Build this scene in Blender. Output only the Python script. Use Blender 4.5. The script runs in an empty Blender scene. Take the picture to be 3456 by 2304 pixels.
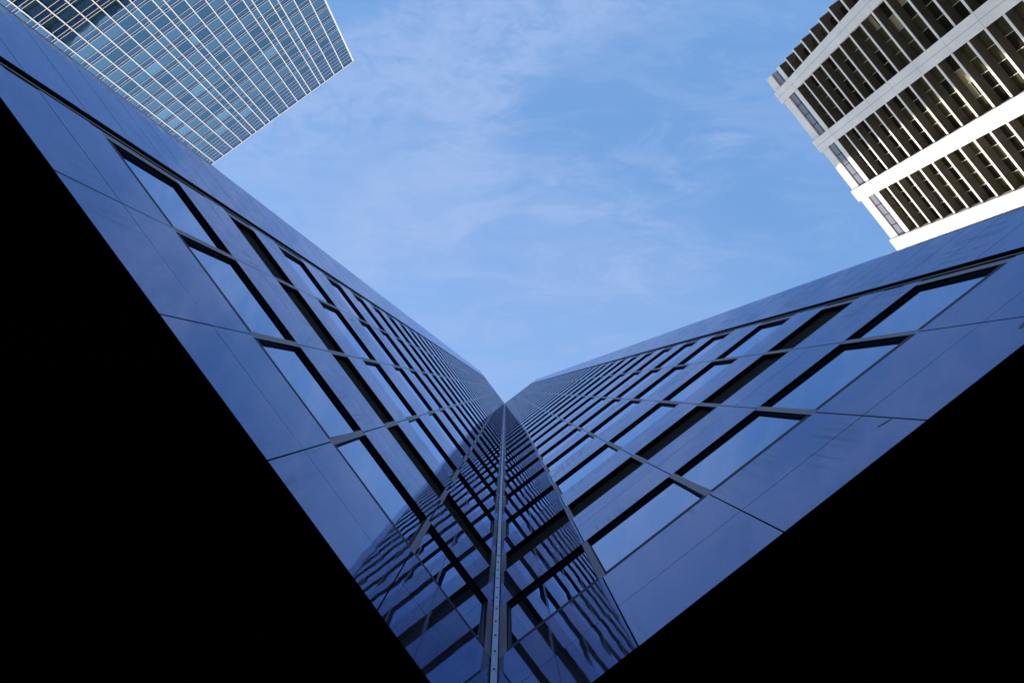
import bpy, math, random
from mathutils import Matrix, Vector
random.seed(7)
SC = bpy.context.scene
COL = SC.collection
Z0 = 1.6                       # eye height; facade heights below are measured from the eye
RAD = math.radians

# ------------------------------------------------------------------ materials
def mat(name):
    m = bpy.data.materials.new(name); m.use_nodes = True
    nt = m.node_tree; b = nt.nodes['Principled BSDF']
    return m, nt, b
def node(nt, t, **kw):
    n = nt.nodes.new(t)
    for k, v in kw.items():
        if k in n.inputs.keys() if isinstance(k, str) else False: n.inputs[k].default_value = v
        else: setattr(n, k, v)
    return n
def simple(name, col, rough=.5, metal=0., ior=1.5, var=0., vscale=3., bump=0., bscale=40.):
    m, nt, b = mat(name)
    b.inputs['Base Color'].default_value = (*col, 1)
    b.inputs['Roughness'].default_value = rough
    b.inputs['Metallic'].default_value = metal
    b.inputs['IOR'].default_value = ior
    tc = nt.nodes.new('ShaderNodeTexCoord')
    if var > 0:
        nz = nt.nodes.new('ShaderNodeTexNoise'); nz.inputs['Scale'].default_value = vscale; nz.inputs['Detail'].default_value = 6
        nt.links.new(tc.outputs['Object'], nz.inputs['Vector'])
        r = nt.nodes.new('ShaderNodeMapRange')
        r.inputs['From Min'].default_value = .3; r.inputs['From Max'].default_value = .7
        r.inputs['To Min'].default_value = 1 - var; r.inputs['To Max'].default_value = 1 + var
        nt.links.new(nz.outputs['Fac'], r.inputs['Value'])
        mx = nt.nodes.new('ShaderNodeVectorMath'); mx.operation = 'SCALE'
        mx.inputs[0].default_value = col
        nt.links.new(r.outputs['Result'], mx.inputs['Scale'])
        nt.links.new(mx.outputs['Vector'], b.inputs['Base Color'])
    if bump > 0:
        nb = nt.nodes.new('ShaderNodeTexNoise'); nb.inputs['Scale'].default_value = bscale
        nt.links.new(tc.outputs['Object'], nb.inputs['Vector'])
        bp = nt.nodes.new('ShaderNodeBump'); bp.inputs['Distance'].default_value = bump
        nt.links.new(nb.outputs['Fac'], bp.inputs['Height']); nt.links.new(bp.outputs['Normal'], b.inputs['Normal'])
    return m

def polished(name, col, rough, ior, wave, wscale, grain, speck=.5, streak=0., coat=0., stretch=(1, 1, 1), tint=None, sheet=0., mica=0.):
    """polished stone / coated glass: sharp reflection on a slightly wavy surface"""
    m, nt, b = mat(name)
    L = nt.links.new
    b.inputs['Roughness'].default_value = rough
    b.inputs['IOR'].default_value = ior
    if tint and tint[2] < .93: b.inputs['Specular Tint'].default_value = (*tint, 1)
    tc = nt.nodes.new('ShaderNodeTexCoord')
    mp = nt.nodes.new('ShaderNodeMapping'); mp.inputs['Scale'].default_value = stretch
    # every panel / pane has its own unevenness
    ge = nt.nodes.new('ShaderNodeNewGeometry')
    io = nt.nodes.new('ShaderNodeMath'); io.operation = 'MULTIPLY'; io.inputs[1].default_value = 40
    L(ge.outputs['Random Per Island'], io.inputs[0])
    oi = nt.nodes.new('ShaderNodeObjectInfo')
    io2 = nt.nodes.new('ShaderNodeMath'); io2.operation = 'MULTIPLY_ADD'; io2.inputs[1].default_value = 40; L(oi.outputs['Random'], io2.inputs[0]); L(io.outputs[0], io2.inputs[2])
    va = nt.nodes.new('ShaderNodeVectorMath'); va.operation = 'ADD'; L(tc.outputs['Object'], va.inputs[0]); L(io2.outputs[0], va.inputs[1])
    L(va.outputs[0], mp.inputs['Vector'])
    # speckle
    n1 = nt.nodes.new('ShaderNodeTexNoise'); n1.inputs['Scale'].default_value = 90; n1.inputs['Detail'].default_value = 4
    L(tc.outputs['Object'], n1.inputs['Vector'])
    n2 = nt.nodes.new('ShaderNodeTexNoise'); n2.inputs['Scale'].default_value = 1.5; n2.inputs['Detail'].default_value = 8; n2.inputs['Roughness'].default_value = .68; n2.inputs['Distortion'].default_value = .5
    L(tc.outputs['Object'], n2.inputs['Vector'])
    r1 = nt.nodes.new('ShaderNodeMapRange'); r1.inputs['From Min'].default_value = .3; r1.inputs['From Max'].default_value = .7
    r1.inputs['To Min'].default_value = 1 - speck; r1.inputs['To Max'].default_value = 1 + speck
    L(n1.outputs['Fac'], r1.inputs['Value'])
    r2 = nt.nodes.new('ShaderNodeMapRange'); r2.inputs['From Min'].default_value = .3; r2.inputs['From Max'].default_value = .7
    r2.inputs['To Min'].default_value = 1 - speck*.6; r2.inputs['To Max'].default_value = 1 + speck*.6
    L(n2.outputs['Fac'], r2.inputs['Value'])
    L(va.outputs[0], n2.inputs['Vector'])
    mm = nt.nodes.new('ShaderNodeMath'); mm.operation = 'MULTIPLY'; L(r1.outputs[0], mm.inputs[0]); L(r2.outputs[0], mm.inputs[1])
    fac = mm.outputs[0]
    if mica > 0:     # crystals and dusty patches that reflect more or less
        n3 = nt.nodes.new('ShaderNodeTexNoise'); n3.inputs['Scale'].default_value = 22; n3.inputs['Detail'].default_value = 4; n3.inputs['Roughness'].default_value = .75
        L(tc.outputs['Object'], n3.inputs['Vector'])
        a3 = nt.nodes.new('ShaderNodeMapRange'); a3.inputs['From Min'].default_value = .3; a3.inputs['From Max'].default_value = .7
        a3.inputs['To Min'].default_value = .5-mica; a3.inputs['To Max'].default_value = .5+mica
        L(n3.outputs['Fac'], a3.inputs['Value'])
        a4 = nt.nodes.new('ShaderNodeMapRange'); a4.inputs['From Min'].default_value = .3; a4.inputs['From Max'].default_value = .7
        a4.inputs['To Min'].default_value = .62; a4.inputs['To Max'].default_value = 1.38
        L(n2.outputs['Fac'], a4.inputs['Value'])
        a5 = nt.nodes.new('ShaderNodeMath'); a5.operation = 'MULTIPLY'; L(a3.outputs[0], a5.inputs[0]); L(a4.outputs[0], a5.inputs[1])
        L(a5.outputs[0], b.inputs['Specular IOR Level'])
    if streak > 0:   # rain streaks running down the face
        sm = nt.nodes.new('ShaderNodeMapping'); sm.inputs['Scale'].default_value = (14, 14, .55)
        L(tc.outputs['Object'], sm.inputs['Vector'])
        sn = nt.nodes.new('ShaderNodeTexNoise'); sn.inputs['Scale'].default_value = 1.; sn.inputs['Detail'].default_value = 5; sn.inputs['Distortion'].default_value = .6
        L(sm.outputs[0], sn.inputs['Vector'])
        sr = nt.nodes.new('ShaderNodeMapRange'); sr.inputs['From Min'].default_value = .5; sr.inputs['From Max'].default_value = .72
        sr.inputs['To Min'].default_value = 0; sr.inputs['To Max'].default_value = streak
        L(sn.outputs['Fac'], sr.inputs['Value'])
        pm = nt.nodes.new('ShaderNodeTexNoise'); pm.inputs['Scale'].default_value = .45; pm.inputs['Detail'].default_value = 2
        L(tc.outputs['Object'], pm.inputs['Vector'])
        pr = nt.nodes.new('ShaderNodeMapRange'); pr.inputs['From Min'].default_value = .5; pr.inputs['From Max'].default_value = .62
        L(pm.outputs['Fac'], pr.inputs['Value'])
        st = nt.nodes.new('ShaderNodeMath'); st.operation = 'MULTIPLY'; L(sr.outputs[0], st.inputs[0]); L(pr.outputs[0], st.inputs[1])
        ra = nt.nodes.new('ShaderNodeMath'); ra.operation = 'ADD'; ra.inputs[1].default_value = rough; L(st.outputs[0], ra.inputs[0])
        nr = nt.nodes.new('ShaderNodeMapRange'); nr.inputs['From Min'].default_value = .35; nr.inputs['From Max'].default_value = .7
        nr.inputs['To Min'].default_value = 0; nr.inputs['To Max'].default_value = .05
        L(n2.outputs['Fac'], nr.inputs['Value'])
        rb = nt.nodes.new('ShaderNodeMath'); rb.operation = 'ADD'; L(ra.outputs[0], rb.inputs[0]); L(nr.outputs[0], rb.inputs[1])
        L(rb.outputs[0], b.inputs['Roughness'])
        s2 = nt.nodes.new('ShaderNodeMath'); s2.operation = 'MULTIPLY_ADD'; s2.inputs[1].default_value = 4.; s2.inputs[2].default_value = 1
        L(st.outputs[0], s2.inputs[0])
        m2 = nt.nodes.new('ShaderNodeMath'); m2.operation = 'MULTIPLY'; L(fac, m2.inputs[0]); L(s2.outputs[0], m2.inputs[1]); fac = m2.outputs[0]
    mx = nt.nodes.new('ShaderNodeVectorMath'); mx.operation = 'SCALE'; mx.inputs[0].default_value = col
    L(fac, mx.inputs['Scale']); L(mx.outputs['Vector'], b.inputs['Base Color'])
    # waviness + grain
    w = nt.nodes.new('ShaderNodeTexNoise'); w.inputs['Scale'].default_value = wscale; w.inputs['Detail'].default_value = 1.5
    L(mp.outputs[0], w.inputs['Vector'])
    b1 = nt.nodes.new('ShaderNodeBump'); b1.inputs['Distance'].default_value = wave; b1.inputs['Strength'].default_value = 1
    L(w.outputs['Fac'], b1.inputs['Height'])
    if grain > 0:
        b2 = nt.nodes.new('ShaderNodeBump'); b2.inputs['Distance'].default_value = grain
        L(n1.outputs['Fac'], b2.inputs['Height']); L(b1.outputs['Normal'], b2.inputs['Normal'])
        L(b2.outputs['Normal'], b.inputs['Normal'])
    else:
        L(b1.outputs['Normal'], b.inputs['Normal'])
    if sheet > 0:   # reflective coating: a second, angle independent mirror share
        out = nt.nodes['Material Output']
        g = nt.nodes.new('ShaderNodeBsdfGlossy'); g.inputs['Roughness'].default_value = .01
        g.inputs['Color'].default_value = (*(tint or (1, 1, 1)), 1)
        L((b2 if grain > 0 else b1).outputs['Normal'], g.inputs['Normal'])
        ms = nt.nodes.new('ShaderNodeMixShader'); ms.inputs[0].default_value = sheet
        if mica > 0:
            sm_ = nt.nodes.new('ShaderNodeMath'); sm_.operation = 'MULTIPLY'; sm_.inputs[1].default_value = sheet*2
            L(a5.outputs[0], sm_.inputs[0]); L(sm_.outputs[0], ms.inputs[0])
        L(b.outputs[0], ms.inputs[1]); L(g.outputs[0], ms.inputs[2]); 
        if mica > 0:
            dl = nt.nodes.new('ShaderNodeBsdfDiffuse'); dl.inputs['Color'].default_value = (*col, 1)
            q1 = nt.nodes.new('ShaderNodeMapRange'); q1.inputs['From Min'].default_value = .40; q1.inputs['From Max'].default_value = .64
            q1.inputs['To Min'].default_value = 0; q1.inputs['To Max'].default_value = .16
            L(n2.outputs['Fac'], q1.inputs['Value'])
            q2 = nt.nodes.new('ShaderNodeMapRange'); q2.inputs['From Min'].default_value = .46; q2.inputs['From Max'].default_value = .68
            q2.inputs['To Min'].default_value = 0; q2.inputs['To Max'].default_value = .28
            L(n3.outputs['Fac'], q2.inputs['Value'])
            q4 = nt.nodes.new('ShaderNodeMath'); q4.operation = 'MULTIPLY'; q4.inputs[1].default_value = 3.2; L(st.outputs[0], q4.inputs[0])
            q5 = nt.nodes.new('ShaderNodeMath'); q5.operation = 'ADD'; L(q4.outputs[0], q5.inputs[0]); L(q1.outputs[0], q5.inputs[1]); q1 = q5
            q3 = nt.nodes.new('ShaderNodeMath'); q3.operation = 'ADD'; L(q1.outputs[0], q3.inputs[0]); L(q2.outputs[0], q3.inputs[1])
            mz = nt.nodes.new('ShaderNodeMixShader'); L(q3.outputs[0], mz.inputs[0]); L(ms.outputs[0], mz.inputs[1]); L(dl.outputs[0], mz.inputs[2])
            L(mz.outputs[0], out.inputs['Surface'])
        else: L(ms.outputs[0], out.inputs['Surface'])
    return m

M = {}
M['granite'] = polished('polished_granite', (.018, .022, .040), .02, 1.58, .0026, 1.2, .00002, .45, .10, mica=.22, sheet=.24, tint=(.20, .38, .95))
M['granite_edge'] = simple('granite_edge', (.006, .006, .009), .7)
M['joint'] = simple('dark_joint_sealant', (.004, .004, .006), .8)
M['pane'] = polished('window_glass', (.003, .006, .012), .0, 1.6, .0030, .8, 0, .2, sheet=.29, tint=(.54, .70, .98))
M['stain'] = simple('dried_stain', (.02, .03, .07), .6)
M['strip'] = simple('brushed_aluminium_strip', (.075, .09, .16), .45, .2, var=.12, vscale=2)
M['sill'] = simple('sill_metal', (.016, .022, .052), .6, .0)
M['dark_metal'] = simple('dark_louver_metal', (.02, .023, .024), .45, .5)
M['slat_edge'] = simple('louver_slat_edge', (.014, .019, .018), .6, .0)
M['black'] = simple('black_recess', (.002, .002, .003), .9)
M['trim'] = simple('corner_trim_steel', (.12, .16, .30), .32, .5, var=.15, vscale=1.5)
M['bolt'] = simple('dark_bolt', (.01, .01, .013), .4, .6)
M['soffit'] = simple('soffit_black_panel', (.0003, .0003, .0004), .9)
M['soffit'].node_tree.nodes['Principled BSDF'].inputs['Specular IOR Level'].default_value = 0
for k_ in ('joint', 'black', 'granite_edge', 'sill', 'slat_edge'): M[k_].node_tree.nodes['Principled BSDF'].inputs['Specular IOR Level'].default_value = .1
M['coping'] = simple('coping_metal', (.25, .28, .34), .4, .3)
M['ground'] = simple('plaza_paving', (.19, .17, .15), .8, var=.2, vscale=.6, bump=.01, bscale=5)
M['white_frame'] = simple('white_painted_frame', (.66, .63, .59), .4, var=.04, vscale=.8)
M['tglass'] = polished('teal_curtain_glass', (.014, .034, .045), .0, 1.7, .010, .35, 0, .35, sheet=.33, tint=(.62, .74, .73))
M['tglass_dark'] = polished('teal_curtain_glass_dark', (.010, .026, .034), .0, 1.6, .012, .3, 0, .35, sheet=.20, tint=(.50, .70, .76))
M['tspandrel'] = polished('spandrel_glass', (.010, .026, .055), .02, 1.7, .008, .4, 0, .3, sheet=.22, tint=(.5, .64, .72))
M['tlight'] = polished('glass_with_lowered_blinds', (.05, .12, .15), .0, 1.7, .010, .35, 0, .15, sheet=.34, tint=(.70, .84, .84))
M['white_stone'] = simple('white_precast_concrete', (.84, .76, .67), .6, var=.07, vscale=.35, bump=.004, bscale=6)
M['stone_joint'] = simple('precast_joint', (.30, .30, .33), .8)
M['brown_soffit'] = simple('brown_ledge_soffit', (.085, .070, .050), .75, var=.25, vscale=.7)
M['wglass'] = polished('olive_tinted_glass', (.016, .015, .008), .0, 1.5, .003, .5, 0, .5)
M['wglass2'] = polished('olive_glass_lit_ceiling', (.055, .048, .022), .0, 1.5, .003, .5, 0, .4)
M['blind'] = polished('glass_with_cream_blinds', (.30, .26, .15), .02, 1.5, .003, .5, 0, .25)
M['gglass'] = polished('grey_strip_glass', (.18, .17, .19), .02, 1.5, .003, .5, 0, .2)
M['bronze'] = simple('light_bronze_mullion', (.42, .38, .30), .4, .2)
M['back_glass'] = polished('office_glass_back', (.01, .02, .025), .0, 1.6, .006, .4, 0, .3)

# ------------------------------------------------------------------ mesh helper
class MB:
    def __init__(s, *mats): s.v = []; s.f = []; s.m = []; s.sm = []; s.mats = list(mats)
    def mi(s, m):
        if m is None: return 0
        if m not in s.mats: s.mats.append(m)
        return s.mats.index(m)
    def quad(s, a, b, c, d, m=None, smooth=False):
        i = len(s.v); s.v += [tuple(a), tuple(b), tuple(c), tuple(d)]; s.f.append((i, i+1, i+2, i+3)); s.m.append(s.mi(m)); s.sm.append(smooth)
    def hexa(s, P, m=None, front=None, fm=None):
        """P: 8 corners, bottom 0-3 (counter-clockwise seen from above), top 4-7"""
        i = len(s.v); s.v += [tuple(p) for p in P]
        F = [(0, 3, 2, 1), (4, 5, 6, 7), (0, 1, 5, 4), (1, 2, 6, 5), (2, 3, 7, 6), (3, 0, 4, 7)]
        for k, f in enumerate(F):
            s.f.append(tuple(i+j for j in f)); s.m.append(s.mi(fm if (front is not None and k == front) else m)); s.sm.append(False)
    def box(s, x0, x1, y0, y1, z0, z1, m=None, front=None, fm=None):
        s.hexa([(x0, y0, z0), (x1, y0, z0), (x1, y1, z0), (x0, y1, z0), (x0, y0, z1), (x1, y0, z1), (x1, y1, z1), (x0, y1, z1)], m, front, fm)
    def build(s, name, parent=None, origin=(0, 0, 0), **props):
        me = bpy.data.meshes.new(name)
        o0 = Vector(origin)
        me.from_pydata([tuple(Vector(v) - o0) for v in s.v], [], s.f); 
        for m in s.mats: me.materials.append(M[m])
        for p, mi, sm in zip(me.polygons, s.m, s.sm): p.material_index = mi; p.use_smooth = sm
        me.update()
        if any(s.sm):
            import bmesh
            bm = bmesh.new(); bm.from_mesh(me)
            bmesh.ops.remove_doubles(bm, verts=bm.verts, dist=1e-5); bm.to_mesh(me); bm.free()
        o = bpy.data.objects.new(name, me); COL.objects.link(o)
        if parent: o.parent = parent
        for k, v in props.items(): o[k] = v
        return o
def empty(name, loc, label, cat):
    o = bpy.data.objects.new(name, None); COL.objects.link(o); o.location = loc; o['label'] = label; o['category'] = cat
    o.empty_display_size = 1
    return o

# wall frames.  'L': left wall = plane Y 0 running along +X.  'R': right wall = plane X 0 running along +Y.
# W(side, a, d, h): a along the wall, d out of the wall (towards the court), h height
def W(side, a, d, h):
    return (a, d, h + Z0) if side == 'L' else (d, a, h + Z0)
def wbox(mb, side, a0, a1, d0, d1, h0, h1, m=None, fm=None, tilt=(0, 0)):
    """box whose front face (d1) may be tilted by a hair; fm = material of the front"""
    ta, th = tilt
    ca, ch = (a0+a1)/2, (h0+h1)/2
    D = lambda a, h: d1 + ta*(a-ca) + th*(h-ch)
    if side == 'L':
        P = [(a0, d0, h0), (a1, d0, h0), (a1, D(a1, h0), h0), (a0, D(a0, h0), h0), (a0, d0, h1), (a1, d0, h1), (a1, D(a1, h1), h1), (a0, D(a0, h1), h1)]
        fr = 4
        P = [(x, y, z+Z0) for x, y, z in P]
    else:
        P = [(d0, a0, h0), (D(a0, h0), a0, h0), (D(a1, h0), a1, h0), (d0, a1, h0), (d0, a0, h1), (D(a0, h1), a0, h1), (D(a1, h1), a1, h1), (d0, a1, h1)]
        fr = 3
        P = [(x, y, z+Z0) for x, y, z in P]
    mb.hexa(P, m, fr if fm else None, fm)

BW = 1.5; NB = 5; A_END = 7.43
H0 = 6.57; HT = 180.85
T = 31.; Q0 = 9.06; RC = .35; OUT = Q0 + RC
PITCH = 3.48; NF = 46
floors = [(8.95, 11.0), (15.83, 17.88)] + [(20.1 + PITCH*n, 21.92 + PITCH*n) for n in range(NF)]
MECH = {31, 32, 41}            # indices in the regular floors that carry louvers instead of glass
LOUV = (12.97, 14.3)

tower = empty('granite_tower', (0, 0, 0), 'nearest tower, polished blue granite walls with recessed windows meeting in an inner corner', 'skyscraper')

def joints_rows():
    """solid (granite) bands: list of (h0, h1)"""
    rows = [(H0, 7.75), (7.75, 8.95), (11.0, 12.1), (12.1, 12.97), (14.3, 15.83)]
    prev = 17.88
    for s, h in floors[2:]:
        mid = prev + (s-prev)*.52
        rows += [(prev, mid), (mid, s)]; prev = h
    rows.append((prev, HT-.35))
    return rows
ROWS = joints_rows()
g2 = .0075
def bay_x(k):  # bay limits at joints
    a0 = .06 if k == 0 else k*BW
    a1 = A_END if k == NB-1 else (k+1)*BW
    return a0, a1
def win_x(k):
    a0 = .18 if k == 0 else k*BW + .047
    a1 = 7.30 if k == NB-1 else (k+1)*BW - .047
    return a0, a1

for side in 'LR':
    rnd = random.Random(11 if side == 'L' else 23)
    mb = MB('granite')
    for ri, (h0, h1) in enumerate(ROWS):
        for k in range(NB):
            a0, a1 = bay_x(k)
            t = (rnd.gauss(0, .0011), rnd.gauss(0, .0009))
            m_ = MB('granite') if ri < 10 else mb
            wbox(m_, side, a0+(g2 if k else 0), a1-(g2 if k < NB-1 else 0), -.040, 0.0, h0+(.005 if ri < 5 else .003), h1-(.005 if ri < 5 else .003), 'granite_edge', 'granite', t)
            if ri < 10: m_.build('granite_panel', tower)
    mb.build('granite_panel', tower, kind='stuff')
    # dark backing behind joints, openings and the corner groove
    bk = MB('joint')
    wbox(bk, side, 0.0, 7.40, -.30, -.255, H0+.05, HT-.4)
    for (h0, h1) in ROWS: wbox(bk, side, 0.03, 7.41, -.25, -.0415, h0+.01, h1-.01)
    wbox(bk, side, 7.405, 7.43, -.14, -.001, H0, HT-.3)
    wbox(bk, side, 7.63, 7.655, -.14, -.012, H0, HT-.3)
    wbox(bk, side, 7.43, 7.63, -.16, -.14, H0, HT-.3)
    bk.build('wall_backing', tower)
    gf = MB('dark_metal'); wbox(gf, side, 7.515, 7.55, -.14, -.02, H0, HT-.3)
    gf.build('groove_fin', tower)

# windows -----------------------------------------------------------------
DEP = .054
win_mesh = {}
def window_parts(side, k, s, h, idx, par):
    a0, a1 = win_x(k)
    sill = .13 if idx == 0 else .045
    fr = MB('sill')
    def ringp(a, b, c, d_, y): return [W(side, a, y, c), W(side, b, y, c), W(side, b, y, d_), W(side, a, y, d_)]
    inn = (a0+.010, a1-.010, s+sill, h-.03)
    O0, O1 = ringp(a0, a1, s, h, -DEP-.03), ringp(a0, a1, s, h, -DEP+.004)
    # the sill projects to the wall face
    O1[0] = W(side, a0, -.006, s); O1[1] = W(side, a1, -.006, s)
    I0, I1 = ringp(*inn, -DEP-.03), ringp(*inn, -DEP+.004)
    I1[0] = W(side, inn[0], -.006, inn[2]); I1[1] = W(side, inn[1], -.006, inn[2])
    i0 = len(fr.v); fr.v += O0+O1+I0+I1
    for i in range(4):
        j = (i+1) % 4
        for f in ((i, j, 4+j, 4+i), (8+j, 8+i, 12+i, 12+j), (4+i, 4+j, 12+j, 12+i), (j, i, 8+i, 8+j)):
            fr.f.append(tuple(i0+q for q in f)); fr.m.append(0); fr.sm.append(False)
    pn = MB('pane')
    t = (random.gauss(0, .0012), random.gauss(0, .0008))
    wbox(pn, side, a0+.010, a1-.010, -DEP-.025, -DEP, s+sill, h-.03, 'pane', 'pane', t)
    return fr, pn
for fi, (s, h) in enumerate(floors[:10]):
    for side in 'LR':
        for k in range(NB):
            fr, pn = window_parts(side, k, s, h, fi, tower)
            o = fr.build('window', tower); pn.build('pane', o)
rest = MB('sill', 'pane'); restL = MB('dark_metal', 'black')
for fi, (s, h) in enumerate(floors):
    if fi < 10: continue
    for side in 'LR':
        for k in range(NB):
            a0, a1 = win_x(k)
            if fi-2 in MECH:
                wbox(restL, side, a0, a1, -.25, -.20, s, h, 'black')
                for j in range(6):
                    z = s + (j+.5)*(h-s)/6; wbox(restL, side, a0, a1, -.12, -.02, z, z+.03, 'dark_metal')
                continue
            wbox(rest, side, a0, a1, -DEP-.03, -.006, s, s+.045, 'sill')
            wbox(rest, side, a0, a1, -DEP-.025, -DEP, s+.045, h, 'pane', 'pane', (random.gauss(0, .0012), random.gauss(0, .0008)))
rest.build('window', tower, kind='stuff'); restL.build('louver', tower, label='louver bands high on the walls', kind='stuff')
# louvers above the first windows
for side in 'LR':
    for k in range(NB):
        a0, a1 = win_x(k); h0, h1 = LOUV
        lb = MB('slat_edge', 'black', 'sill')
        wbox(lb, side, a0, a1, -.25, -.22, h0, h1, 'black')
        wbox(lb, side, a0, a1, -.20, -.004, h0, h0+.05, 'sill')
        n = 8
        for j in range(n):
            z = h0 + .09 + j*(h1-h0-.12)/n
            # slat tilted: front edge low, back edge high
            if side == 'L': P = [(a0, -.19, z+.06), (a1, -.19, z+.06), (a1, -.075, z), (a0, -.075, z), (a0, -.19, z+.068), (a1, -.19, z+.068), (a1, -.075, z+.045), (a0, -.075, z+.045)]
            else: P = [(-.19, a0, z+.06), (-.075, a0, z), (-.075, a1, z), (-.19, a1, z+.06), (-.19, a0, z+.068), (-.075, a0, z+.045), (-.075, a1, z+.045), (-.19, a1, z+.068)]
            lb.hexa([(x, y, zz+Z0) for x, y, zz in P], 'black', 4 if side == 'L' else 3, 'slat_edge')
        lb.build('louver', tower)
# mullion strips between windows -----------------------------------------------
def strip_pos():
    P = [(.062, .177)] + [(k*BW-.045, k*BW+.045) for k in range(1, NB)] + [(7.303, 7.403)]
    return P
seg = [floors[0], LOUV] + floors[1:]
mrest = MB('strip'); cnt = 0
for (s, h) in seg:
    for side in 'LR':
        for (a0, a1) in strip_pos():
            if cnt < 96:
                m_ = MB('strip', 'black'); wbox(m_, side, a0, a1, -.07, -.001, s-.004, h+.004, 'black', 'strip')
                m_.build('mullion', tower); cnt += 1
            else: wbox(mrest, side, a0, a1, -.07, -.001, s-.004, h+.004)
mrest.build('mullion', tower, kind='stuff')

# rounded end piers ----------------------------------------------------------
def arc_path(side, off=0.):
    pts = [(7.636, off), (Q0-.06, off), (Q0-.03, off)]
    n = 14
    for i in range(n+1):
        a = math.pi/2*i/n
        pts.append((Q0 + (RC+off)*math.sin(a), -RC + (RC+off)*math.cos(a)))
    pts.append((OUT+off, -RC-3.0))
    return pts
hr = [H0, 7.75, 8.97, 10.04, 11.12, 12.02, 12.95, 14.32, 15.8, 16.86, 17.9]
z = 17.9
while z + 1.74 < HT-.4: z += 1.74; hr.append(z)
hr.append(HT-.35)
for side in 'LR':
    mb = MB('granite', 'granite_edge', 'joint')
    base = arc_path(side)
    for j in range(len(hr)-1):
        h0, h1 = hr[j]+.007, hr[j+1]-.007
        pts = base; inn = arc_path(side, -.03)
        for i in range(len(pts)-1):
            (a, d), (a2, d2) = pts[i], pts[i+1]
            q = [W(side, a, d, h0), W(side, a2, d2, h0), W(side, a2, d2, h1), W(side, a, d, h1)]
            if side == 'L': q = q[::-1]
            mb.quad(*q, 'granite', i > 1)
            (b, e), (b2, e2) = inn[i], inn[i+1]
            q = [W(side, a, d, h0-.0002), W(side, a2, d2, h0-.0002), W(side, b2, e2, h0-.0002), W(side, b, e, h0-.0002)]
            mb.quad(*q, 'granite_edge')
    bb = arc_path(side, -.022)
    for i in range(len(bb)-1):
        (a, d), (a2, d2) = bb[i], bb[i+1]
        q = [W(side, a, d, H0+.002), W(side, a2, d2, H0+.002), W(side, a2, d2, HT-.36), W(side, a, d, HT-.36)]
        mb.quad(*q, 'joint')
    o = mb.build('rounded_pier', tower)

# two dark smears on the lowest panels of the right wall
for (ac, hc, la, lh, sl) in ((4.42, 7.18, .085, .016, -.45), (5.86, 6.97, .10, .030, .5)):
    st_ = MB('stain'); rs = random.Random(int(ac*100)); n = 18; ctr = len(st_.v); st_.v.append(W('R', ac, .0026, hc))
    for i in range(n):
        t = 2*math.pi*i/n; r = rs.uniform(.55, 1.15)
        a = ac + la*r*math.cos(t); h = hc + lh*r*math.sin(t) + sl*(a-ac)
        st_.v.append(W('R', a, .0026, h))
    for i in range(n): st_.f.append((0, 1+i, 1+(i+1) % n)); st_.m.append(0); st_.sm.append(False)
    st_.build('stain', tower)

# corner trim with bolts -------------------------------------------------------
s2 = math.sqrt(.5)
tb = MB('trim')
def diag_box(mb, w, c0, c1, h0, h1, m=None, fm=None):
    """box in the corner facing the court at 45 degrees, width w, from distance c0 to c1 along the diagonal"""
    P = []
    for h in (h0, h1):
        for (u, c) in ((-w/2, c0), (w/2, c0), (w/2, c1), (-w/2, c1)):
            P.append((c*s2 - u*s2, c*s2 + u*s2, h+Z0))
    mb.hexa([P[1], P[0], P[3], P[2], P[5], P[4], P[7], P[6]], m)
hs = [H0] + [x[1] for x in seg]
for i in range(len(hs)-1):
    h0, h1 = hs[i]+.006, hs[i+1]-.006
    j = random.gauss(0, .0015)
    diag_box(tb, .066 + random.gauss(0, .0015), .045, .058+j, h0, h1)
    diag_box(tb, .066, .045, .0565, (h0+h1)/2+.6, (h0+h1)/2+.61)
diag_box(tb, .066, .045, .058, hs[-1]+.006, HT-.3)
trim = tb.build('corner_trim', tower)
bk = MB('black'); diag_box(bk, .10, .01, .038, H0, HT-.3); bk.build('trim_backing', tower)
def bolt_mesh():
    mb = MB('bolt'); r, n = .0125, 8
    ring = lambda c: [(c*s2 - r*math.cos(t)*s2, c*s2 + r*math.cos(t)*s2, r*math.sin(t)) for t in [2*math.pi*i/n for i in range(n)]]
    a, b = ring(.056), ring(.066)
    i0 = len(mb.v); mb.v += a+b
    for i in range(n): mb.f.append((i0+i, i0+(i+1) % n, i0+n+(i+1) % n, i0+n+i)); mb.m.append(0); mb.sm.append(False)
    mb.f.append(tuple(i0+n+i for i in range(n))); mb.m.append(0); mb.sm.append(False)
    return mb
b0 = bolt_mesh().build('bolt', trim); b0.location = (0, 0, 6.82+Z0)
for i in range(1, 90):
    c = b0.copy(); COL.objects.link(c); c.parent = trim; c.location = (0, 0, 6.82+.58*i+Z0)

# soffit, roof, outer faces ------------------------------------------------------
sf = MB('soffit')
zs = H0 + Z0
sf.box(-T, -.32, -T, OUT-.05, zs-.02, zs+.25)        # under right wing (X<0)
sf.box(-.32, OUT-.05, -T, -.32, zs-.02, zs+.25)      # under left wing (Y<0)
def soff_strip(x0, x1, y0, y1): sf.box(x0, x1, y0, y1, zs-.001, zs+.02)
soff_strip(-.319, .0-.002, -.319, Q0); soff_strip(-.001, Q0, -.319, -.002)
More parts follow.
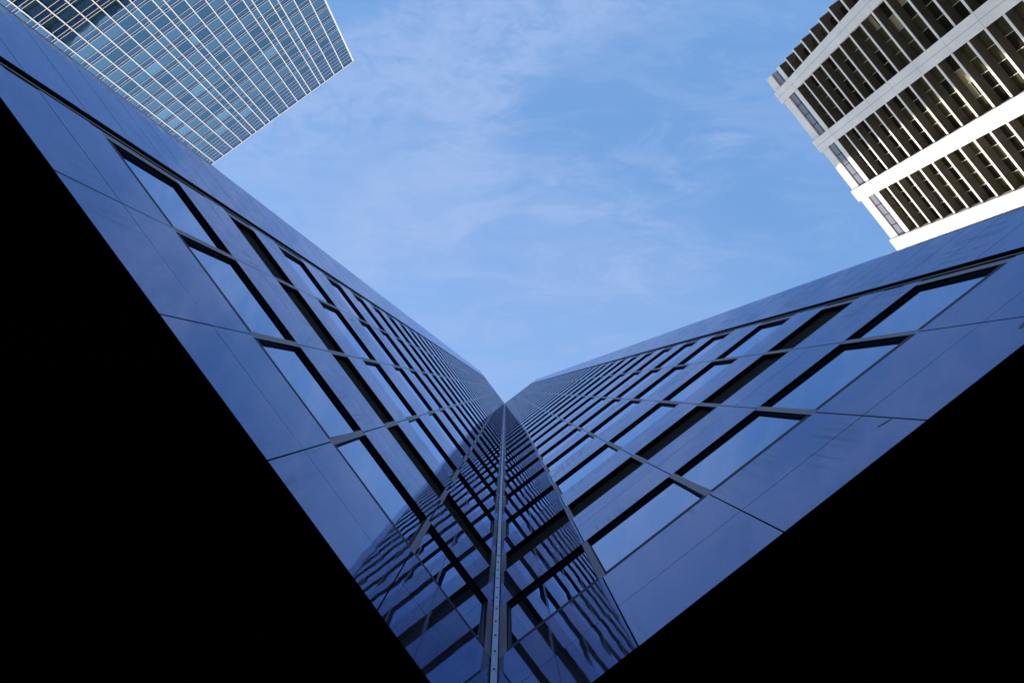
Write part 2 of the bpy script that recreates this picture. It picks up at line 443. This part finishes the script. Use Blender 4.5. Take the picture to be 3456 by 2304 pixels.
# rounded corner fill
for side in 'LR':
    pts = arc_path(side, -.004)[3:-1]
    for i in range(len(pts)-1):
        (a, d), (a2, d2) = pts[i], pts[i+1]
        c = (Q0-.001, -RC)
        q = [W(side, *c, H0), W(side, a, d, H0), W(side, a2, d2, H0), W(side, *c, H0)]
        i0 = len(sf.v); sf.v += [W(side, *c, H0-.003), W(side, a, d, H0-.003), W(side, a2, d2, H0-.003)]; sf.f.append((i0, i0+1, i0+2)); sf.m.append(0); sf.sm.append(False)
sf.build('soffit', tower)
rf = MB('coping')
zt = HT + Z0
rf.box(-T-.05, .012, -T-.05, OUT+.0, zt-.35, zt)
rf.box(.012, OUT, -T-.05, .012, zt-.35, zt)
rf.build('roof', tower, label='flat roof with a metal coping')
ow = MB('granite', 'back_glass')
ow.box(-T+.15, -.31, -T+.15, OUT-.25, zs+.3, zt-.4, 'back_glass')
ow.box(-.31, OUT-.25, -T+.15, -.31, zs+.3, zt-.4, 'back_glass')
hh = [H0+Z0] + [f[1]+Z0 for f in floors]
ss = [f[0]+Z0 for f in floors] + [zt-.36]
for a, b in zip(hh, ss):
    ow.box(-T, -.30, -T, -T+.2, a, b); ow.box(-T, -T+.2, -T+.2, OUT, a, b)
    ow.box(-T+.2, -RC-3, OUT-.2, OUT, a, b)
    ow.box(-.30, OUT, -T, -T+.2, a, b); ow.box(OUT-.2, OUT, -T+.2, -RC-3, a, b)
ow.build('outer_wall', tower)
# piers: columns and recessed lobby that carry the block above the plaza
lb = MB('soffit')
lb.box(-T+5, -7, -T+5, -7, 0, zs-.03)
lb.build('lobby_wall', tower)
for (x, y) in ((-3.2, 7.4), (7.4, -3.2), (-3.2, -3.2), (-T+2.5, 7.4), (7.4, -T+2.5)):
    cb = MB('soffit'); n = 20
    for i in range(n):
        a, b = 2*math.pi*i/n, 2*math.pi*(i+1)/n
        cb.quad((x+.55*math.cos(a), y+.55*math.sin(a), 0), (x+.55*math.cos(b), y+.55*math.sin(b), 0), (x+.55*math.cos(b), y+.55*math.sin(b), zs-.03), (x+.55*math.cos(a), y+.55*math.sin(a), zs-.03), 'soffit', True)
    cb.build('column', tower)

# ------------------------------------------------------------------ gridded glass tower (upper left)
QL = 67.83; H1 = 145.0 + Z0
gl = (QL, -20., 0)
gt = empty('glass_tower', gl, 'blue glass tower gridded with white mullions, behind the left granite wall', 'skyscraper')
def gb(mb, name, par=gt, **kw): return mb.build(name, par, gl, **kw)
mull = [16.1, 13.92, 11.82, 9.72, 8.6, 6.52, 5.48, 3.42, 1.34, -.78, -2.88, -3.93, -5.98, -7.04, -9.17, -11.29, -13.4, -15.45]
x = -15.45; stp = [2.1, 1.05, 2.1, 1.05, 2.1, 2.1, 2.1, 2.1]
i = 0
while x > -54: x -= stp[i % 8]; mull.append(x); i += 1
LEFT = mull[-1]
C0 = 135.55 + Z0; FP = 3.8
levels = []       # (A, B, C) heights of transoms of each floor, top first
for n in range(36):
    c = C0 - FP*n
    if c < 4: break
    levels.append((c-1.62, c-.56, c))
crown = [137.64+Z0, 138.83+Z0, 140.0+Z0, 141.17+Z0, 142.35+Z0, 143.5+Z0]
def P1(a, d): return (QL + d, a)    # a = position along Y, d = behind the face
mw, md = .14, .08
for a in mull:
    m_ = MB('white_frame'); e = .1 if a == 16.1 else 0
    m_.box(QL-md, QL, a-mw/2, a+mw/2+e, 0, H1+.05); gb(m_, 'mullion')
# transoms run behind the mullion caps
k = 0; tr = MB('white_frame')
allt = [H1-.06] + crown[::-1]
for (a_, b_, c_) in levels: allt += [c_, b_, a_]
for z in allt:
    th = .065
    if k < 99:
        m_ = MB('white_frame'); m_.box(QL-.035, QL-.002, LEFT, 16.02, z-th/2, z+th/2); gb(m_, 'transom'); k += 1
    else: tr.box(QL-.035, QL-.002, LEFT, 16.02, z-th/2, z+th/2)
if tr.v: gb(tr, 'transom', kind='stuff')
# glass: vision panes as windows, the rest spandrel glass
sp = MB('tspandrel')
def pane_q(mb, a0, a1, z0, z1, m=None):
    ta, tz = random.gauss(0, .0022), random.gauss(0, .0018)
    ca, cz = (a0+a1)/2, (z0+z1)/2
    D = lambda a, z: QL + .03 + ta*(a-ca) + tz*(z-cz)
    mb.quad((D(a0, z0), a0, z0), (D(a0, z1), a0, z1), (D(a1, z1), a1, z1), (D(a1, z0), a1, z0), m)
ms = sorted(mull)
vis = []
tops = [crown[0]] + [l[0] for l in levels[:-1]]
for (a_, b_, c_), top in zip(levels, tops):
    for i in range(len(ms)-1):
        pane_q(sp, ms[i], ms[i+1], a_, b_); pane_q(sp, ms[i], ms[i+1], b_, c_)
        vis.append((ms[i], ms[i+1], c_, top))
zc = crown + [H1]
for j in range(len(zc)-1):
    for i in range(len(ms)-1): pane_q(sp, ms[i], ms[i+1], zc[j], zc[j+1])
gb(sp, 'spandrel_glass')
# pick the 100 that show largest: those lowest down inside the frame
def inview(v): 
    h = (v[2]+v[3])/2 - Z0; a = (v[0]+v[1])/2
    px = 1704 + 2700/h*(-.6033*(QL-2.287) + .7975*(a-1.885)); py = 1316 + 2700/h*(-.7975*(QL-2.287) - .6033*(a-1.885))
    return px > 0 and py > 0 and (py - (px*.78+40)) < 0
vin = sorted([v for v in vis if inview(v)], key=lambda v: v[2])
big = set(id(v) for v in sorted(vin, key=lambda v: -(v[1]-v[0])/v[2]**2)[:100])
vr = MB('tglass', 'tlight', 'tglass_dark')
for v in vis:
    r_ = random.random(); m_ = 'tlight' if r_ < .04 else ('tglass_dark' if r_ > .68 else 'tglass')
    if id(v) in big:
        w = MB(m_); pane_q(w, *v, m_); gb(w, 'window')
    else: pane_q(vr, *v, m_)
gb(vr, 'window', kind='stuff')
cr = MB('tspandrel', 'white_frame')
cr.box(QL+.10, QL+32, LEFT+.05, 15.98, 0, H1-.5, 'tspandrel')
for z in allt[::3]: cr.box(QL+.02, QL+32.1, 16.0, 16.09, z-.06, z+.06, 'white_frame')
gb(cr, 'tower_core')
rr = MB('white_frame'); rr.box(QL-.08, QL+32.1, LEFT, 16.18, H1-.02, H1+.16); gb(rr, 'roof')

# ------------------------------------------------------------------ white tower with ledges (upper right)
PR = 67.0; H2 = 128.75 + Z0; Q_END = 16.9; Q_MIN = -37.
wl = (-10., PR+15, 0)
wt = empty('white_tower', wl, 'white sunlit tower with broad flat piers and dark window bands, above the right granite wall', 'skyscraper')
def wb(mb, name, par=wt, **kw): return mb.build(name, par, wl, **kw)
piers = [(12.27, 14.35), (2.08, 4.24), (-8.12, -6.02), (-18.2, -16.12), (-28.3, -26.2)]
for (a, b) in piers:
    p = MB('white_stone', 'stone_joint')
    c = (a+b)/2; f = 66.62
    jz = [z for z in [83.54+Z0 + 6.45*i for i in range(-13, 8)] if 1 < z < H2-1]
    zz = [0] + jz + [H2+.12]
    for z0, z1 in zip(zz[:-1], zz[1:]):
        p.box(a, c-.025, f, PR+.9, z0+.02, z1-.02, 'white_stone'); p.box(c+.025, b, f, PR+.9, z0+.02, z1-.02, 'white_stone')
    p.box(a+.03, b-.03, f+.035, PR+.85, 0, H2+.05, 'stone_joint')
    wb(p, 'pier')
GL = 68.1; GI = Q_END-1.1
lv = [96.98 + 3.255*i + Z0 for i in range(-29, 8)]    # undersides of the ledges
lv = [z for z in lv if z > 3]
for z in lv:
    m_ = MB('white_stone', 'brown_soffit')
    m_.box(Q_MIN, Q_END, PR, PR+30, z+.03, z+.40, 'white_stone')
    m_.box(Q_MIN+.05, Q_END-.06, PR+.05, PR+29.9, z, z+.03, 'brown_soffit')
    m_.box(Q_MIN+.3, GI+.12, GL-.14, GL+1, z+.40, z+.52, 'brown_soffit')
    wb(m_, 'ledge')
tp = MB('white_stone', 'brown_soffit')
ztop = 122.75 + Z0
tp.box(Q_MIN, Q_END, PR, PR+30, ztop+.03, ztop+1.2, 'white_stone'); tp.box(Q_MIN+.05, Q_END-.06, PR+.05, PR+29.9, ztop, ztop+.03, 'brown_soffit')
wb(tp, 'ledge', label='thick white ledge below the top window strip')
cp = MB('white_stone', 'black'); cp.box(Q_MIN, Q_END, PR, PR+30, 126.45+Z0, H2, 'white_stone')
cp.box(Q_MIN+.3, Q_END-.3, PR+.3, PR+29, 126.40+Z0, 126.45+Z0, 'black')
wb(cp, 'parapet')
# windows: one per bay and storey
bays = [(14.35, GI), (4.24, 12.27), (-6.02, 2.08), (-16.12, -8.12), (-26.2, -18.2)]
allv = [(z, zn) for z, zn in zip(lv, lv[1:]+[ztop])]
kw_ = 0
stuff = MB('wglass', 'wglass2', 'blind', 'bronze')
for (z, zn) in sorted(allv, key=lambda t: -t[0]):
    for bi, (a, b) in enumerate(bays):
        if kw_ < 98 and z-Z0 > 60: m_ = MB('wglass', 'wglass2', 'blind', 'bronze')
        else: m_ = stuff
        n = 1 if bi == 0 else 4
        w = (b-a)/n
        for i in range(n):
            r = random.random()
            pm = 'wglass' if r < .55 else 'wglass2'
            x0, x1 = a+w*i, a+w*(i+1)
            zs_, ze_ = z+.52, zn
            if r > .90 and z-Z0 < 98:
                zm = ze_ - (ze_-zs_)*random.choice((.35, .6, 1.0))
                m_.box(x0, x1, GL, GL+.05, zm, ze_, 'blind')
                if zm > zs_+.05: m_.box(x0, x1, GL, GL+.05, zs_, zm, 'wglass')
            else: m_.box(x0, x1, GL, GL+.05, zs_, ze_, pm)
            if i: m_.box(x0-.045, x0+.045, GL-.10, GL-.002, zs_, ze_, 'bronze')
        if m_ is not stuff: wb(m_, 'window'); kw_ += 1
wb(stuff, 'window', kind='stuff')
# the end wall glass round the corner and the top strip glazing
ew = MB('wglass', 'bronze')
for (z, zn) in allv:
    ew.box(GI, GI+.05, GL, PR+28, z+.40, zn, 'wglass')
wb(ew, 'end_glazing')
for (a, b) in [(14.37, Q_END-.25), (4.26, 12.25), (-6.0, 2.06), (-16.1, -8.14), (-26.18, -18.22)]:
    ts = MB('gglass', 'joint'); n = 4 if b-a > 5 else 1; w = (b-a)/n
    z0, z1 = 123.95+Z0, 126.40+Z0
    ts.box(a, b, PR+.22, PR+.3, z0, z1, 'gglass')
    for i in range(1, n): ts.box(a+w*i-.05, a+w*i+.05, PR+.17, PR+.218, z0, z1, 'joint')
    ts.box(a, b, PR+.18, PR+.218, z0+.75, z0+.83, 'joint')
    wb(ts, 'strip_window')
co = MB('wglass'); co.box(Q_MIN+1, GI-.2, GL+.1, PR+29, 0, H2-2.6); wb(co, 'tower_core')

# ------------------------------------------------------------------ ground
g = MB('ground'); g.quad((-3000, -3000, 0), (3000, -3000, 0), (3000, 3000, 0), (-3000, 3000, 0))
go = g.build('ground'); go['kind'] = 'structure'

# ------------------------------------------------------------------ camera
PRM = dict(f=2700., rx=-.061, ry=-.0086, th=-.6477)
def Rx(a): return Matrix(((1, 0, 0), (0, math.cos(a), -math.sin(a)), (0, math.sin(a), math.cos(a))))
def Ry(a): return Matrix(((math.cos(a), 0, math.sin(a)), (0, 1, 0), (-math.sin(a), 0, math.cos(a))))
Rimg = Ry(PRM['ry']) @ Rx(PRM['rx'])
th = PRM['th']
Bas = Matrix(((math.sin(th), math.cos(th), 0), (-math.cos(th), math.sin(th), 0), (0, 0, 1)))   # columns: X->V, Y->U
Rw = (Rimg @ Bas).transposed() @ Matrix(((1, 0, 0), (0, -1, 0), (0, 0, -1)))
cam = bpy.data.cameras.new('camera'); co_ = bpy.data.objects.new('camera', cam); COL.objects.link(co_)
cam.sensor_width = 36; cam.lens = 36*PRM['f']/3456; cam.clip_start = .05; cam.clip_end = 10000
co_.matrix_world = Matrix.Translation((2.287, 1.885, Z0)) @ Rw.to_4x4()
SC.camera = co_

# ------------------------------------------------------------------ light
SX, SY, EL = -.454, -.891, RAD(36)
sd = Vector((SX*math.cos(EL), SY*math.cos(EL), math.sin(EL))).normalized()
sl = bpy.data.lights.new('sun', 'SUN'); sl.energy = 3.0; sl.angle = RAD(.53); sl.color = (1, .95, .87)
so = bpy.data.objects.new('sun', sl); COL.objects.link(so)
so.rotation_euler = sd.to_track_quat('Z', 'Y').to_euler(); so.location = (0, 0, 260)

w = bpy.data.worlds.new('World'); SC.world = w; w.use_nodes = True
nt = w.node_tree; nt.nodes.clear(); L = nt.links.new
out = nt.nodes.new('ShaderNodeOutputWorld'); bg = nt.nodes.new('ShaderNodeBackground'); L(bg.outputs[0], out.inputs[0])
bg.inputs['Strength'].default_value = .15
sky = nt.nodes.new('ShaderNodeTexSky'); sky.sky_type = 'NISHITA'; sky.sun_disc = False
sky.sun_elevation = EL; sky.sun_rotation = math.atan2(sd.x, sd.y); sky.altitude = 50; sky.air_density = 1.0; sky.dust_density = .6; sky.ozone_density = 1.4
tc = nt.nodes.new('ShaderNodeTexCoord')
sep = nt.nodes.new('ShaderNodeSeparateXYZ'); L(tc.outputs['Generated'], sep.inputs[0])
def math_(op, a, b=None, c=None, clamp=False):
    n = nt.nodes.new('ShaderNodeMath'); n.operation = op; n.use_clamp = clamp
    for i, v in enumerate((a, b, c)):
        if v is None: continue
        if isinstance(v, (int, float)): n.inputs[i].default_value = v
        else: L(v, n.inputs[i])
    return n.outputs[0]
zc_ = math_('MAXIMUM', sep.outputs['Z'], .12)
ux = math_('DIVIDE', sep.outputs['X'], zc_); uy = math_('DIVIDE', sep.outputs['Y'], zc_)
# cloud plane coordinates turned so that ca, cb follow the streets' diagonal
ca = math_('ADD', math_('MULTIPLY', ux, math.sin(th)), math_('MULTIPLY', uy, math.cos(th)))
cb = math_('ADD', math_('MULTIPLY', ux, -math.cos(th)), math_('MULTIPLY', uy, math.sin(th)))
cv = nt.nodes.new('ShaderNodeCombineXYZ'); L(ca, cv.inputs[0]); L(cb, cv.inputs[1])
def noise(scale, detail=6, rough=.55, dist=0., rot=0., st=(1, 1, 1), seed=0.):
    mp = nt.nodes.new('ShaderNodeMapping'); mp.inputs['Rotation'].default_value = (0, 0, rot); mp.inputs['Scale'].default_value = st; mp.inputs['Location'].default_value = (seed, seed*.7, 0)
    L(cv.outputs[0], mp.inputs['Vector'])
    n = nt.nodes.new('ShaderNodeTexNoise'); n.inputs['Scale'].default_value = scale; n.inputs['Detail'].default_value = detail
    n.inputs['Roughness'].default_value = rough; n.inputs['Distortion'].default_value = dist
    L(mp.outputs[0], n.inputs['Vector']); return n.outputs['Fac']
def ramp(v, a, b, lo=0., hi=1.):
    n = nt.nodes.new('ShaderNodeMapRange'); n.interpolation_type = 'SMOOTHSTEP'
    n.inputs['From Min'].default_value = a; n.inputs['From Max'].default_value = b; n.inputs['To Min'].default_value = lo; n.inputs['To Max'].default_value = hi
    L(v, n.inputs['Value']); return n.outputs[0]
def band(cx, cy, ang, ha, hb, warp=.05, seed=1.):
    """soft elongated patch: centre, direction, half length, half width"""
    wn = noise(3.2, 4, .6, seed=seed)
    wv = math_('MULTIPLY', math_('SUBTRACT', wn, .5), warp*4)
    dx = math_('SUBTRACT', ca, cx); dy = math_('SUBTRACT', cb, cy)
    u = math_('ADD', math_('MULTIPLY', dx, math.cos(ang)), math_('MULTIPLY', dy, math.sin(ang)))
    v = math_('ADD', math_('ADD', math_('MULTIPLY', dx, -math.sin(ang)), math_('MULTIPLY', dy, math.cos(ang))), wv)
    r = math_('ADD', math_('POWER', math_('ABSOLUTE', math_('DIVIDE', u, ha)), 2.), math_('POWER', math_('ABSOLUTE', math_('DIVIDE', v, hb)), 2.))
    return ramp(r, 0., 1.3, 1., 0.)
def sc(px, py): return ((px-1704)/2700., (py-1316)/2700.)
veil = ramp(noise(3.0, 8, .62, .9, rot=.65, st=(1, 2.4, 1), seed=2.), .40, .70)
fine = ramp(noise(34, 6, .6, .6, rot=.5, st=(1, 1.35, 1), seed=5.), .36, .66)
feath = ramp(noise(7., 9, .66, .8, rot=.9, st=(1, 3.0, 1), seed=12.), .40, .74)
wisp = ramp(noise(9., 9, .66, .7, rot=-.5, st=(1, 2.6, 1), seed=9.), .46, .74)
def mul(a, b): return math_('MULTIPLY', a, b)
b1 = band(*sc(1480, 170), RAD(-24), .40, .10, .03, 3.)        # mottled bank across the top
b2 = band(*sc(1470, 620), RAD(-54), .24, .075, .045, 4.)      # feathery streak down the middle left
b7 = band(*sc(1120, 700), RAD(-35), .26, .15, .05, 11.)       # broad veil down the left
b3 = band(*sc(2040, 770), RAD(32), .16, .07, .02, 6.)         # wisps
b4 = band(*sc(2400, 540), RAD(-42), .11, .04, .02, 7.)
b5 = band(*sc(1650, 1200), RAD(0), .42, .25, .03, 8.)
d = mul(b1, math_('ADD', math_('MULTIPLY_ADD', fine, .55, .22), mul(feath, .45)))
d = math_('ADD', d, mul(b2, math_('MULTIPLY_ADD', feath, 1.0, .08)))
d = math_('ADD', d, mul(b7, math_('MULTIPLY_ADD', veil, .36, .06)))
d = math_('ADD', d, mul(b3, math_('MULTIPLY_ADD', wisp, .9, .08)))
d = math_('ADD', d, mul(b4, math_('MULTIPLY_ADD', wisp, .6, .02)))
d = math_('ADD', d, mul(b5, math_('MULTIPLY_ADD', feath, .24, .30)))
b8 = band(*sc(2150, 600), RAD(-20), .42, .22, .04, 21.)
d = math_('ADD', d, mul(b8, mul(feath, .20)))
d = math_('ADD', d, mul(feath, .11))
d = math_('ADD', d, mul(veil, .06))
tint = nt.nodes.new('ShaderNodeMix'); tint.data_type = 'RGBA'; tint.blend_type = 'MULTIPLY'; tint.inputs[0].default_value = 1
L(sky.outputs[0], tint.inputs[6]); tint.inputs[7].default_value = (1, 1, 1, 1)
mixc = nt.nodes.new('ShaderNodeMix'); mixc.data_type = 'RGBA'
d = math_('SUBTRACT', 1., math_('POWER', 2.718, math_('MULTIPLY', d, -1.45)))
L(mul(d, .95), mixc.inputs[0]); L(tint.outputs[2], mixc.inputs[6]); mixc.inputs[7].default_value = (1.04, 1.46, 2.38, 1)
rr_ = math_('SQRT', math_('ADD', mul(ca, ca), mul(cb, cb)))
low = mul(ramp(rr_, .8, 2.2), math_('MULTIPLY_ADD', veil, .35, .5))          # unseen bright haze added low in the sky as fill for the white tower
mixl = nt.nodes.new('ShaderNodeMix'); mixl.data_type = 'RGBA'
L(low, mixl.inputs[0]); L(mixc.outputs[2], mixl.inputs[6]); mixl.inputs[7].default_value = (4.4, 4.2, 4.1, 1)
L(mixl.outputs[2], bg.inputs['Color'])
TINT, CLOUD = tint, mixc
TINT.inputs[7].default_value = (.78, .98, 1.06, 1)

SC.view_settings.view_transform = 'Standard'; SC.view_settings.look = 'None'; SC.view_settings.gamma = 1
SC.view_settings.exposure = 1.27
SC.render.engine = 'CYCLES'
SC.cycles.max_bounces = 8; SC.cycles.glossy_bounces = 6
SC.render.resolution_x = 1024; SC.render.resolution_y = 682
